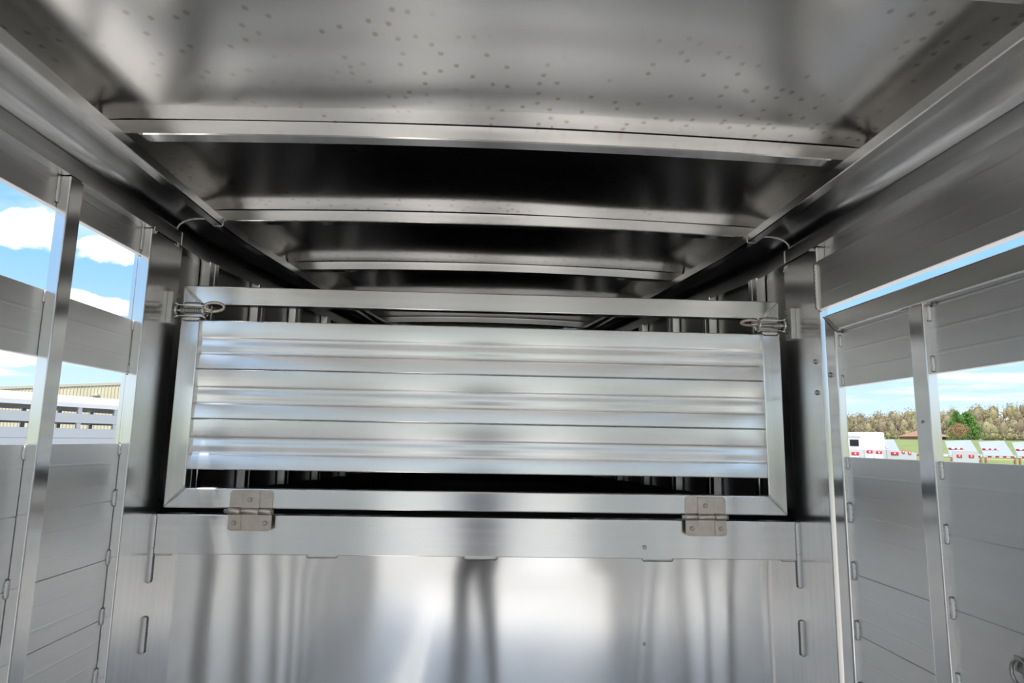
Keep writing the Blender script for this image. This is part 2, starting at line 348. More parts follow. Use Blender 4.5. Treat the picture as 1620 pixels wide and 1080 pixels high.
LB = [(1.732, 1.705), (1.601, 1.580), (1.369, 1.339), (1.240, 1.195), (1.074, 1.033), (0.917, 0.872), (0.758, 0.712)]
for k, yb in enumerate([-0.589, -0.987, -1.385]):
    beads_on(wl, -1, XS, yb, ([(2.021, 1.953), (1.732, 1.705), (1.369, 1.337), (1.074, 1.033), (0.755, 0.715)] if k == 0 else LB), R(45))
beads_on(wl, -1, XS, -0.190, [(2.024, 1.952)]+LB, R(45))

wr = tag(empty('wall_right', (1.06, -2.4, FLOOR)), 'right aluminium side wall with header plank over the side door', None, None, 'structure')
plank('wall_slat', 1, REAR, -0.05, 1.93, 2.03, wr)
plank('wall_slat', 1, REAR, -1.46, 1.5755, 1.736, wr)
low_planks(1, REAR, -1.46, wr)
upright('corner_post', 1, -0.211, 0.012, wr)
hp = plank('header_plank', 1, -1.49, -0.212, 1.819, 1.975, wr, XI, 0.024, 'plank')
y = -1.55
while y > REAR+0.1:
    upright('post', 1, y, y+0.052, wr); y -= 0.398
b_ = bead(wr, (XI-0.001, -0.2115, 1.893), 0.15, (0, 0, 0), True); ch(b_)
for z in (1.661, 1.564): ch(bolt(wr, (XI, -0.174, z), FACE_MX, 0.95))
b_ = bead(wr, (XI, -0.217, 1.812), 0.022, (R(90), 0, 0)); ch(b_)
for s, w_, ps in ((-1, wl, [(-0.03, 2.02), (-0.185, 2.018)]), (1, wr, [(-0.012, 2.005), (-0.195, 2.018)])):
    for (yy, z) in ps:
        for q in range(3):
            b_ = bead(w_, (s*(XI-0.003), yy+q*0.006, z+random.uniform(-.005, .005)), 0.014, (random.random(), random.random(), 0)); ch(b_)
# strike plates that take the latch bolts
for s, w_ in ((-1, wl), (1, wr)):
    sp = ch(box('strike_plate', s*XI, s*(XI-0.016), -0.058, -0.010, 1.752, 1.856, M['strike'], w_, 0.0015))
    for z in (1.775, 1.80, 1.835):
        h = cyl('screw_hole', (s*(XI-0.0165), -0.025, z), (s*(XI-0.0155), -0.025, z), 0.003, M['hole'], sp, 10); h.matrix_parent_inverse = (w_.matrix_basis).inverted() @ Matrix()
        h.matrix_parent_inverse = Matrix.Translation(-w_.location) @ Matrix.Translation(w_.location)

# ------------------------------------------------------------------ side door in the right wall
dr = tag(empty('door_1', (1.05, -0.8, FLOOR)), 'aluminium framed side door with slats and an open window band', None, None, 'structure')
DY0, DY1, DT = -1.42, -0.236, 1.795; fwid = 0.056; stw = 0.056
XO = 1.055
def mitre(name, pts, parent, xi=XI, xo=XO):   # pts: 4 (y,z) corners
    V = [(xi, a, c) for a, c in pts]+[(xo, a, c) for a, c in pts]
    return ch(hexa(name, V, M['ext_y' if abs(pts[0][1]-pts[1][1]) < .2 else 'ext_z'], parent, 0.005, 3))
mitre('frame_rail', [(DY0, DT), (DY1, DT), (DY1-stw, DT-fwid), (DY0+stw, DT-fwid)], dr)
mitre('frame_stile', [(DY1, DT), (DY1, FLOOR+.02), (DY1-stw, FLOOR+.02+fwid), (DY1-stw, DT-fwid)], dr)
mitre('frame_stile', [(DY0, DT), (DY0+stw, DT-fwid), (DY0+stw, FLOOR+.02+fwid), (DY0, FLOOR+.02)], dr)
mitre('frame_rail', [(DY0, FLOOR+.02), (DY0+stw, FLOOR+.02+fwid), (DY1-stw, FLOOR+.02+fwid), (DY1, FLOOR+.02)], dr)
XD = 1.046
plank('door_slat', 1, DY0+.03, DY1-.03, 1.572, 1.731, dr, XD)
ch(box('slat_gap_backing', XD+.010, XD+.0155, DY0+.03, DY1-.03, 1.728, 1.752, M['plank'], dr, .0005))  # added strip behind the slat-to-frame gap, blocks sky so the line stays dark
z = 1.371
while z > FLOOR+0.1:
    z0 = max(FLOOR+.05, z-.1625); plank('door_plank', 1, DY0+.03, DY1-.03, z0, z, dr, XD); z = z0
for y in (-0.680, -1.05):
    ch(box('door_post', XI, XO, y, y+0.053, FLOOR+.05, DT-fwid+.004, M['ext_z'], dr, 0.003, 3))
    beads_on(dr, 1, XD, y, [(1.737, 1.698), (1.614, 1.577), (1.369, 1.330), (1.229, 1.187), (1.072, 1.026), (0.913, 0.875), (0.755, 0.71)], R(-45))
beads_on(dr, 1, XD, DY1-stw, [(1.727, 1.692), (1.607, 1.576), (1.369, 1.336), (1.241, 1.187), (1.079, 1.030), (0.921, 0.871), (0.76, 0.71)], R(-45))
ch(bead(dr, (XI-0.001, -0.273, 1.765), 0.085, (R(-51), 0, 0), True))
for y in (-0.615, -0.66): ch(bead(dr, (XI+.002, y, DT-fwid-.001), 0.03, (R(90), 0, 0)))
ch(bolt(dr, (XI, -0.258, 1.611), FACE_MX, 0.95)); ch(bolt(dr, (XI, -0.652, 1.461), FACE_MX, 0.45))
# tie ring low on the door planks
tr = ch(box('tie_ring_plate', XD-0.004, XD, -0.905, -0.845, 0.972, 1.002, M['bolt'], dr, 0.0018))
rp = [(XD-0.012, -0.873+0.026*math.cos(a), 0.975+0.026*math.sin(a)) for a in [2*math.pi*k/20 for k in range(20)]]
ch(tube('tie_ring', rp, 0.004, M['bolt'], dr, 8, closed=True))

# ------------------------------------------------------------------ bulkhead under the nose
wf = tag(empty('wall_front', (0, 0, FLOOR)), 'aluminium bulkhead sheet below the nose with a welded top rail', None, None, 'structure')
V, F = [], []; nx, nz = 70, 40
for j in range(nz+1):
    z = FLOOR+(1.034-FLOOR)*j/nz
    for i in range(nx+1):
        x = -XI+2*XI*i/nx
        e = min(1, min((XI-abs(x))/0.10, (1.034-z)/0.05)); e = max(0, e)
        y = 0.0 + 0.0045*e*noise.noise(Vector((x*2.3, z*0.9, 4.2))) + 0.0016*e*noise.noise(Vector((x*6, z*1.6, 9.2)))
        V.append((x, y, z))
for j in range(nz):
    for i in range(nx):
        a = j*(nx+1)+i; F.append((a, a+1, a+nx+2, a+nx+1))
ch(pmesh('bulkhead_sheet', V, F, M['sheet'], wf, smooth=True))
ch(box('top_rail', -XI+.001, XI-.001, -0.004, 0.046, 1.032, 1.153, M['ext_x'], wf, 0.002, 2))
for xa, xb in ((-0.552, -0.455), (-0.057, 0.049), (0.515, 0.616), (0.972, 1.02), (-1.015, -0.967)):
    ch(bead(wf, ((xa+xb)/2, -0.002, 1.0305), xb-xa, (0, R(90), 0), True))
for s in (-1, 1):
    for za, zb in ((1.153, 1.045), (1.05, 0.945), (0.846, 0.738)):
        ch(bead(wf, (s*(XI-.002), -0.004, (za+zb)/2), za-zb, (0, 0, 0), True))
for x, z in ((0.522, 1.068), (0.518, 0.773)): ch(bolt(wf, (x, -0.004 if z > 1 else 0.001, z), FACE_MY, 0.85))

# ------------------------------------------------------------------ nose behind the gate
NEND = 2.80; DECK = 1.10
wn = tag(empty('wall_nose', (0, 1.4, DECK)), 'dark enclosed nose walls behind the drop gate', None, None, 'structure')
for s in (-1, 1):
    z = 2.03; zs = [2.03, 1.87, 1.7075, 1.545, 1.3825, 1.22, 1.06]
    for a, c in zip(zs[1:], zs[:-1]):
        V = []
        for (Y) in (0.0, 0.2, NEND):
            x = wall_x(Y)+0.0285
            V.append([(s*x, Y, a), (s*(x+.016), Y, a), (s*(x+.016), Y, c), (s*x, Y, c)])
        ch(loft('nose_plank', V, M['plank'], wn, closed=True, smooth=False))
    for Y0, Y1 in ((0.212, 0.285), (0.56, 0.64), (0.897, 0.982), (1.255, 1.325), (1.62, 1.69), (2.0, 2.07), (2.4, 2.47)):
        # hat-section upright: face plus two shallow returns
        pr = []
        for t, dx in ((0, 0.028), (0.10, 0.028), (0.14, 0.0), (0.45, 0.0), (0.48, 0.003), (0.56, 0.003), (0.59, 0.0), (0.86, 0.0), (0.90, 0.028), (1, 0.028)):
            Y = Y0+(Y1-Y0)*t; pr.append((s*(wall_x(Y)+dx-.004), Y))
        rings = [[(a, b2, zq) for a, b2 in pr] for zq in (1.185, 2.03)]
        p_ = ch(loft('nose_post', rings, M['ext_z'], wn, closed=True, smooth=False))
xe = wall_x(NEND)+.03
ch(box('nose_end_sheet', -xe, xe, NEND, NEND+.02, 1.0, 2.2, M['plank'], wn))
fl2 = tag(box('floor_nose', -1.05, 1.05, 0.047, NEND, DECK-.04, DECK, M['rubber'], None, 0.001), 'dark rubber matted deck of the nose', None, None, 'structure')
kb = wn
for s in (-1, 1):
    V = [[(s*(wall_x(Y)+.027), Y, DECK), (s*(wall_x(Y)+.015), Y, DECK), (s*(wall_x(Y)+.015), Y, 1.185), (s*(wall_x(Y)+.027), Y, 1.185)] for Y in (0.06, 0.2, NEND)]
    ch(loft('kick_board', V, M['rubber'], wn, closed=True, smooth=False))

# ------------------------------------------------------------------ trailer floor
flo = tag(box('floor', -1.07, 1.07, REAR, 0.0, FLOOR-.05, FLOOR, M['floor'], None, 0.002), 'aluminium plank floor of the trailer body', None, None, 'structure')

# ------------------------------------------------------------------ drop gate
g = tag(empty('drop_gate', (0, -0.02, 1.174)), 'aluminium framed drop gate with ribbed panel closing off the nose opening', 'gate')
GX0, GX1, GZ0, GZ1 = -0.9986, 0.991, 1.174, 1.885; GY0, GY1 = -0.022, 0.018; fwg = 0.062
def gmitre(name, pts, m):
    V = [(a, GY0, c) for a, c in pts]+[(a, GY1, c) for a, c in pts]
    return ch(hexa(name, V, m, g, 0.004, 3))
gmitre('frame_rail', [(GX0, GZ1), (GX1, GZ1), (GX1-fwg, GZ1-fwg), (GX0+fwg, GZ1-fwg)], M['ext_x'])
gmitre('frame_rail', [(GX0, GZ0), (GX0+fwg, GZ0+fwg), (GX1-fwg, GZ0+fwg), (GX1, GZ0)], M['ext_x'])
gmitre('frame_stile', [(GX0, GZ0), (GX0, GZ1), (GX0+fwg, GZ1-fwg), (GX0+fwg, GZ0+fwg)], M['ext_z'])
gmitre('frame_stile', [(GX1, GZ0), (GX1-fwg, GZ0+fwg), (GX1-fwg, GZ1-fwg), (GX1, GZ1)], M['ext_z'])
for (x, z, sx, sz) in ((GX0, GZ1, 1, -1), (GX1, GZ1, -1, -1), (GX0, GZ0, 1, 1), (GX1, GZ0, -1, 1)):
    a0 = Vector((x+sx*.004, GY0-.0003, z+sz*.004)); a1 = Vector((x+sx*(fwg+.002), GY0-.0003, z+sz*(fwg+.002)))
    for off in (-0.004, 0.004):
        pts = [a0.lerp(a1, q/12)+Vector((off*(.3+.7*q/12), 0, off*(.3+.7*q/12)*sx*-sz))+Vector((random.uniform(-.0006, .0006), 0, random.uniform(-.0006, .0006))) for q in range(13)]
        ch(tube('weld_bead', pts, [0.0014+.0006*random.random() for _ in pts], M['weld'], g, 6))
# three ribbed planks
PZ = [1.7725, 1.612, 1.4515, 1.291]
def prof(t):   # depth towards the viewer over a plank, t from its top edge
    pts = [(0, .0062), (.08, .0061), (.16, .0057), (.24, .0049), (.30, .0040), (.345, .0030), (.372, .0008), (.41, .0004), (.44, .0005), (.475, .0013), (.51, .0018), (.55, .0018), (.585, .0013), (.62, .0005), (.655, .0004), (.685, .0008), (.71, .0030), (.76, .0040), (.82, .0049), (.90, .0057), (1.0, .0062)]
    for (a, c), (b, d) in zip(pts[:-1], pts[1:]):
        if a <= t <= b:
            u = (t-a)/(b-a); return c+(d-c)*u
    return .007
for k in range(3):
    zt, zb = PZ[k], PZ[k+1]+0.0012; nseg = 60
    ring = []
    for i in range(nseg+1):
        t = i/nseg; e = min(1, t/.012, (1-t)/.012)
        ring.append((-0.004-prof(t)*(0.75+.25*e), zt+(zb-zt)*t))
    pr = ring+[(0.010, zb), (0.010, zt)]
    o = ch(loft('panel_plank', [[(x, a, c) for a, c in pr] for x in (GX0+fwg-.004, GX1-fwg+.004)], M['panel'], g, closed=True, smooth=True))
    o.data.set_sharp_from_angle(angle=R(28))
# hinges
def hinge(cx):
    zc_ = 1.167; y0 = GY0-0.0045
    def leaf(nm, z0, z1, parent, up_):
        w = 0.066; r = 0.012; pts = []
        zr, zq = (z1, z0) if up_ else (z0, z1)      # rounded end, square end
        sg = 1 if up_ else -1
        pts.append((-w, zq)); 
        for q in range(6):
            a = math.pi-(math.pi/2)*q/5; pts.append((-w+r+r*math.cos(a), zr-sg*r+sg*r*math.sin(a)))
        for q in range(6):
            a = math.pi/2-(math.pi/2)*q/5; pts.append((w-r+r*math.cos(a), zr-sg*r+sg*r*math.sin(a)))
        pts.append((w, zq))
        n = len(pts); V = [(cx+a, GY0-.0005, c) for a, c in pts]+[(cx+a, y0, c) for a, c in pts]
        F = [tuple(range(n)), tuple(range(n, 2*n))]+[(i, (i+1) % n, n+(i+1) % n, n+i) for i in range(n)]
        return ch(pmesh(nm, V, F, M['steel'], parent))
    h = leaf('hinge', zc_+.012, zc_+.064, g, True)
    def sub(o): o.matrix_parent_inverse = g.matrix_basis.inverted(); return o
    lw = leaf('hinge_leaf', zc_-.060, zc_-.010, h, False); sub(lw)
    lw.matrix_parent_inverse = Matrix()
    def sbox(nm, *a):
        o = box(nm, *a, M['steel'], h, 0.0008); return o
    sbox('raised_leaf', cx-.026, cx+.026, y0-.0035, y0, zc_+.010, zc_+.062)
    sbox('raised_leaf', cx-.066, cx-.026, y0-.0035, y0, zc_-.056, zc_-.010)
    sbox('raised_leaf', cx+.028, cx+.066, y0-.0035, y0, zc_-.056, zc_-.010)
    for a, c in ((-.068, -.029), (-.027, .027), (.029, .066)):
        tube('knuckle', [(cx+a, y0-.004, zc_), (cx+a+.001, y0-.004, zc_), (cx+c-.001, y0-.004, zc_), (cx+c, y0-.004, zc_)], [.0085, .0095, .0095, .0085], M['steel'], h, 16)
    tube('hinge_pin', [(cx-.080, y0-.004, zc_), (cx-.078, y0-.004, zc_), (cx+.072, y0-.004, zc_), (cx+.0725, y0-.004, zc_)], [.004, .0065, .0065, .005], M['bolt'], h, 12)
    for bx, bz in ((-.002, .036), (-.047, -.035), (.048, -.035)): bolt(h, (cx+bx, y0-.0035, zc_+bz), FACE_MY)
for cx_ in (-0.727, 0.718): hinge(cx_)
# spring latches
def latch(s, gx, loop_tilt, spring):
    zc_ = 1.797; y = GY0-.020
    x0, x1 = gx-s*(-.004), gx-s*(.082)      # outer cup, inner cup
    def P(x, dy, dz): return (x, y+dy, zc_+dz)
    # open half-round bracket
    rings = []
    n = 14
    for xx, fl in ((x0+s*.006, 1.28), (x0, 1.18), (x0-s*.004, 1.0), (x1+s*.004, 1.0), (x1, 1.18), (x1-s*.006, 1.28)):
        rings.append([P(xx, 0.019*math.cos(a)*fl, 0.019*math.sin(a)*fl) for a in [R(100)-R(200)*q/n for q in range(n+1)]] + [P(xx, 0.0165*math.cos(a)*fl, 0.0165*math.sin(a)*fl) for a in [R(-100)+R(200)*q/n for q in range(n+1)]])
    la = ch(loft('spring_latch', rings, M['strike'] if False else M['ext_x'], g, closed=True, smooth=False))
    for xx in (x0, x1):      # end walls of the bracket
        tube('end_cup', [P(xx-.0012, 0, 0), P(xx+.0012, 0, 0)], .020, M['ext_x'], la, 18)
    # bolt rod with its pull loop
    pts = [P(x0+s*.022, 0, 0), P(x0, 0, 0), P(x1, 0, 0), P(x1-s*.018, 0, 0)]
    lp = []
    for q in range(15):
        a = -math.pi/2+2*math.pi*q/14*0.97
        ex, ez = 0.030*math.cos(a), 0.0135*(math.sin(a)+1)
        lp.append(P(x1-s*(.034+ex), -ez*math.sin(loop_tilt)-.001*q/14*6, ez*math.cos(loop_tilt)))
    tube('bolt_rod', pts+lp, .0052, M['steel'], la, 10)
    if spring:
        hp_ = []
        turns = 13
        for q in range(turns*10+1):
            a = 2*math.pi*q/10; xx = x0-s*.010+(x1+s*.006-x0+s*.010)*q/(turns*10)
            hp_.append(P(xx, .0088*math.cos(a), .0088*math.sin(a)))
        tube('spring', hp_, .0019, M['spring'], la, 5)
    else:
        tube('collar', [P(x0-s*.035, 0, 0), P(x0-s*.038, 0, 0)], .0085, M['bolt'], la, 14)
        hp_ = []
        for q in range(8*10+1):
            a = 2*math.pi*q/10; hp_.append(P(x0-s*.008-s*.026*q/80, .0085*math.cos(a), .0085*math.sin(a)))
        tube('spring', hp_, .0014, M['spring'], la, 5)
    for dz in (-.0215, .0215):
        b = bead(la, (x0-s*.038, GY0-.002, zc_+dz), .058, (0, R(90), 0))
latch(-1, GX0, 0.25, True); latch(1, GX1, 1.1, False)

# ------------------------------------------------------------------ ground outside
def sstep(a, b, x):
    t = max(0, min(1, (x-a)/(b-a))); return t*t*(3-2*t)
def terrain(x, y):
    r = math.hypot(x, y)
    z = GROUND+3.2*sstep(55, 105, r)+0.5*sstep(105, 190, r)
    side = sstep(115, 225, x)
    z += (4.8+6.0*side+2.0*noise.noise(Vector((x*.008, y*.008, 1.3))))*sstep(190, 330, r)
    return z
def ring_mesh(name, radii, m, label):
    V, F = [], []; n = 96
    for r in radii:
        for k in range(n):
            a = 2*math.pi*k/n; x, y = r*math.sin(a), r*math.cos(a); V.append((x, y, terrain(x, y)))
    for i in range(len(radii)-1):
        for k in range(n): F.append((i*n+k, i*n+(k+1) % n, (i+1)*n+(k+1) % n, (i+1)*n+k))
    if radii[0] < 1: F.append(tuple(range(n)))
    o = pmesh(name, V, F, m, None, smooth=True)
    return tag(o, label, None, None, 'structure')
ring_mesh('ground', [0.5, 5, 15, 30, 46], M['gravel'], 'pale gravel lot around the parked trailers')
ring_mesh('ground_field', [46, 52, 58, 66, 74, 84, 94, 105, 125, 150, 175, 186], M['grass'], 'green spring grass field rising to the wooded hill')
ring_mesh('ground_hill', [186, 200, 225, 250, 280, 310, 340, 400, 520], M['litter'], 'brown leaf-littered slope under the far woods')

# ------------------------------------------------------------------ woods on the hill (nobody could count them)
def blob(V, F, c, rx, rz, seed, sub=1):
    bm = bmesh.new(); bmesh.ops.create_icosphere(bm, subdivisions=sub, radius=1)
    o = len(V)
    for v in bm.verts:
        d = 1+0.28*noise.noise(v.co*1.9+Vector((seed*3.1, seed*1.7, seed)))
        V.append((c[0]+v.co.x*rx*d, c[1]+v.co.y*rx*d, c[2]+v.co.z*rz*d))
    for f in bm.faces: F.append(tuple(o+v.index for v in f.verts))
    bm.free()
def twigs(V, F, c, rx, rz, n, sz, rnd):
    for _ in range(n):
        while True:
            p = Vector((rnd.uniform(-1, 1), rnd.uniform(-1, 1), rnd.uniform(-1, 1)))
            if p.length < 1: break
        q = Vector((c[0]+p.x*rx, c[1]+p.y*rx, c[2]+p.z*rz)); o = len(V)
        for _k in range(3): V.append((q.x+rnd.uniform(-sz, sz), q.y+rnd.uniform(-sz, sz), q.z+rnd.uniform(-sz, sz)*1.3))
        F.append((o, o+1, o+2))
def raw(name, V, F, m):
    me = bpy.data.meshes.new(name); me.from_pydata(V, [], F); return link(name, me, None, m)
WV, WF, WM = [], [], []
rnd = random.Random(11)
for k in range(2400):
    a = R(rnd.uniform(-62, 66)); edge = k > 2050
    r = rnd.uniform(180, 197) if edge else rnd.uniform(196, 345); x, y = r*math.sin(a), r*math.cos(a)
    h = rnd.uniform(1.8, 3.2) if edge else rnd.uniform(4, 7.5); z = terrain(x, y); n0 = len(WF); w_ = h*rnd.uniform(.26, .38)*(1.6 if edge else 1)
    blob(WV, WF, (x, y, z+h*.42), w_*.5, h*.36, k, 2)
    twigs(WV, WF, (x, y, z+h*.52), w_, h*.5, 130, .24, rnd)
    WM += [0 if rnd.random() < (.3 if edge else .62) else 1]*(len(WF)-n0)
wd = raw('woodland', WV, WF, M['wood']); wd.data.polygons.foreach_set('use_smooth', [len(f) == 3 for f in WF]); wd.data.materials.append(M['wood2']); wd.data.polygons.foreach_set('material_index', WM)
tag(wd, 'brown and tan bare spring woods covering the far hill', 'woods', None, 'stuff')

def leafy_tree(name, label, loc, h, rad, m, conical, n=170, seed=1, group=None):
    rnd = random.Random(seed); t = tag(empty(name, loc), label, 'tree', group)
    tube('trunk', [(0, 0, -.3), (0, 0, h*.35), (rad*.05, 0, h*.75)], [rad*.09, rad*.07, rad*.03], M['bark'], t, 7)
    V, F = [], []
    for k in range(n):
        u = rnd.random()**.8; zc2 = h*(.12+.86*u) if conical else h*(.35+.62*u)
        rr = rad*((1-u)**.7*.95+.05) if conical else rad*math.sqrt(max(0.02, 1-(2*u-1)**2))
        a = rnd.uniform(0, 2*math.pi); q = rr*math.sqrt(rnd.random())
        twigs(V, F, (q*math.cos(a), q*math.sin(a), zc2), rad*.2, rad*.16, 24, rad*.055, rnd)
    f = raw('foliage', V, F, m); f.parent = t; f['kind'] = 'stuff'
    return t
leafy_tree('evergreen_tree', 'tall green evergreen with pointed crown left of the broader evergreen', (78.4, 102.6, 2.3), 5.2, 1.9, M['conifer'], True, 220, 3, 'evergreens beyond the flatbeds')
leafy_tree('evergreen_tree', 'broad bright green evergreen sloping down to the right', (86.0, 110.2, 2.5), 5.1, 2.7, M['conifer'], True, 260, 5, 'evergreens beyond the flatbeds')
leafy_tree('budding_tree', 'small russet budding tree in front of the evergreens', (73.3, 95.5, 2.0), 3.2, 1.35, M['budding'], False, 120, 8)

# ------------------------------------------------------------------ brown roofed house
h = tag(empty('house', (82.6, 118, 2.55)), 'low brown-roofed brick house beside the evergreens', 'house')
box('wall', -1.0, 3.4, -2.5, 4, 0, 1.0, M['brick'], h, .01)
pmesh('roof', [(-1.5, -3.1, .95), (4, -3.1, .95), (4, 4.6, .95), (-1.5, 4.6, .95), (-.3, .7, 2.0), (2.7, .7, 2.0)], [(0, 1, 5, 4), (2, 3, 4, 5), (1, 2, 5), (3, 0, 4), (0, 3, 2, 1)], M['brown'], h)
for x in (-.2, 1.1, 2.6): w = box('window', x-.45, x+.45, -2.56, -2.5, .2, .8, M['dark'], h, .005)
box('chimney', .2, .7, .6, 1.1, 1.6, 2.5, M['brick'], h, .01)

# ------------------------------------------------------------------ wheel helper for parked trailers
def wheel(parent, x, y, z, r=.36, w=.2):
    o = tube('wheel', [(x-w/2, y, z), (x-w/2+.02, y, z), (x+w/2-.02, y, z), (x+w/2, y, z)], [r*.9, r, r, r*.9], M['tyre'], parent, 18)
    tube('rim', [(x-w/2-.01, y, z), (x+w/2+.01, y, z)], r*.55, M['grey'], o, 12); return o

# white living-quarters trailer, seen from behind at the right
t = tag(empty('box_trailer', (26.5, 42.1, GROUND)), 'white box trailer with a dark square window in its rear step', 'trailer')
box('body', -.34, 1.40, 0, 7, .62, 3.08, M['white'], t, .10, 4)
box('rear_step', -1.55, -.34, .05, 7, .62, 2.72, M['white'], t, .06, 3)
box('roof_band', -1.57, -.33, .03, 7.02, 2.66, 2.86, M['grey'], t, .04, 3)
wf_ = box('window_frame', -1.16, -.44, .03, .06, 2.08, 2.60, M['grey'], t, .02)
box('pane', -1.11, -.49, .0, .04, 2.13, 2.55, M['dark'], wf_, .02)
box('skirt', -1.56, 1.41, -.03, 6.9, .45, 1.93, M['grey'], t, .03)
box('door_seam', -.36, -.32, -.035, 0, .7, 2.6, M['grey'], t, .003)
wheel(t, -1.1, 2.5, .36); wheel(t, .95, 2.5, .36); wheel(t, -1.1, 3.4, .36); wheel(t, .95, 3.4, .36)
# low trailers with red tail lights standing in front of it
def tail_trailer(loc, w, label, lights, plate, slope=0):
    t = tag(empty('utility_trailer', loc), label, 'trailer', 'low trailers with red tail lights')
    V = [(-w/2, 0, .5), (w/2, 0, .5), (w/2, .08, .5), (-w/2, .08, .5), (-w/2, 0, 1.92), (w/2, 0, 1.92-slope), (w/2, .08, 1.92-slope), (-w/2, .08, 1.92)]
    hexa('tail_panel', V, M['grey'], t, .01)
    box('deck', -w/2, w/2, .08, 1.75, .85, 1.0, M['trailer'], t, .01)
    for x, z, ww in lights:
        l = box('tail_light', x-ww/2, x+ww/2, -.05, 0, z-.09, z+.09, M['red'], t, .02)
        box('reflector', x-.05, x+.05, -.06, -.045, z-.05, z+.05, M['white'], l, .008)
    for x, z in plate: box('number_plate', x-.26, x+.26, -.03, 0, z-.15, z+.15, M['white'], t, .02)
    wheel(t, -w/2+.25, 1.1, .36); wheel(t, w/2-.25, 1.1, .36)
    return t
tail_trailer((24.45, 40.0, GROUND), 1.2, 'low grey trailer with one wide red tail light under the dark window', [(.02, 1.63, .5)], [(.0, 1.32)])
tail_trailer((25.75, 40.0, GROUND), 1.25, 'low grey trailer with two red lights over white plates', [(-.3, 1.76, .40), (.33, 1.72, .40)], [(-.3, 1.48), (.33, 1.45)])
tail_trailer((29.2, 42.4, GROUND), 2.1, 'low grey trailer right of the white box trailer with slanted tail', [(-.52, 1.66, .55), (.1, 1.78, .22), (.55, 1.72, .22)], [], .2)
# compact tractor beyond it
t = tag(empty('tractor', (31.6, 49.6, GROUND)), 'small dark tractor parked past the white box trailer', 'tractor')
box('hood', -.35, .35, -.9, .6, 1.2, 1.75, M['rust'], t, .08, 3); box('seat', -.3, .3, .7, 1.1, 1.3, 2.3, M['tyre'], t, .05, 3)
wheel(t, .5, .8, .75, .75, .35); wheel(t, -.5, .8, .75, .75, .35); wheel(t, .4, -.7, .45, .45, .25); wheel(t, -.4, -.7, .45, .45, .25)
# silver gooseneck flatbeds with red and white tape
def flatbed(loc, rz, label, neck=True):
    t = tag(empty('flatbed_trailer', loc), label, 'trailer', 'silver flatbeds with striped tape'); t.rotation_euler = (0, 0, rz)
    dk = box('deck', -1.25, 1.25, 0, 6, 1.42, 1.60, M['trailer'], t, .02)
    for k in range(8): box('tape_stripe', -1.2+k*.3, -.9+k*.3, -.015, 0, 1.45, 1.57, M['red' if k % 2 else 'white'], dk, .002)
    for k in range(9): box('tape_stripe', -1.265, -1.25, .1+k*.6, .7+k*.6, 1.45, 1.57, M['red' if k % 2 else 'white'], dk, .002)
    hexa('ramp', [(-1.2, -.05, 1.55), (1.2, -.05, 1.55), (1.2, .05, 1.55), (-1.2, .05, 1.55), (-.8, .9, 2.62), (1.25, .9, 2.75), (1.25, 1.0, 2.75), (-.8, 1.0, 2.62)], M['ramp'], t, .01)
    for k in range(6): box('tape_stripe', -1.0+k*.22, -.78+k*.22, .28, .36, 2.02, 2.12, M['white' if k % 2 else 'red'], t, .002)
    for x in (-1.18, 1.12):
        box('tail_post', x, x+.12, -.12, 0, .55, 1.42, M['rust'], t, .01)
    box('under_rail', -1.2, 1.2, -.10, -.02, .62, .72, M['tan'], t, .01)
    box('cross_rail', -1.2, 1.2, -.10, -.02, 1.24, 1.32, M['tan'], t, .01)
    for y_ in (3.0, 3.9): wheel(t, -1.0, y_, .40, .40); wheel(t, 1.0, y_, .40, .40)
    return t
flatbed((36.9, 46.6, GROUND+.0), R(0), 'silver flatbed with raised ramp just right of the door post')
flatbed((39.6, 46.6, GROUND+.0), R(0), 'silver flatbed with raised ramp, middle one in the right bay')
flatbed((42.3, 46.6, GROUND+.0), R(0), 'silver flatbed with raised ramp at the right edge of the view')
flatbed((33.9, 51.5, GROUND+.0), R(0), 'silver flatbed with raised ramp left of the door post')
tail_trailer((35.0, 44.0, GROUND+.0), 1.9, 'low grey trailer right of the door post below the house', [(-.5, 1.55, .4), (.4, 1.55, .4)], [], .0)

# ------------------------------------------------------------------ neighbouring stock trailer on the left
ang = math.atan2(0.35, 1.37)
nb = tag(empty('stock_trailer', (-7.22, 8.2, GROUND)), 'silver slatted stock trailer parked alongside on the left', 'trailer'); nb.rotation_euler = (0, 0, -ang)
Z = lambda z: z-GROUND
for sx, nm in ((0, 0), (-2.1, 1)):
    d = -.03 if nm else .03
    for z0, z1 in ((1.725, 1.565), (1.475, 1.31), (1.31, 1.15), (1.15, .99), (.99, .83), (.83, .67), (.67, .51), (.51, .35), (.35, .19), (.19, .03), (.03, -.2)):
        box('wall_slat', sx, sx+.02, -6, 6, Z(z0)-.002, Z(z1)+.002, M['pale'], nb, .003)
    for k in range(16): box('post', sx-.035 if nm == 0 else sx+.02, sx if nm == 0 else sx+.055, -5.8+k*.78, -5.72+k*.78, Z(-.2), Z(1.85), M['pale'], nb, .003)
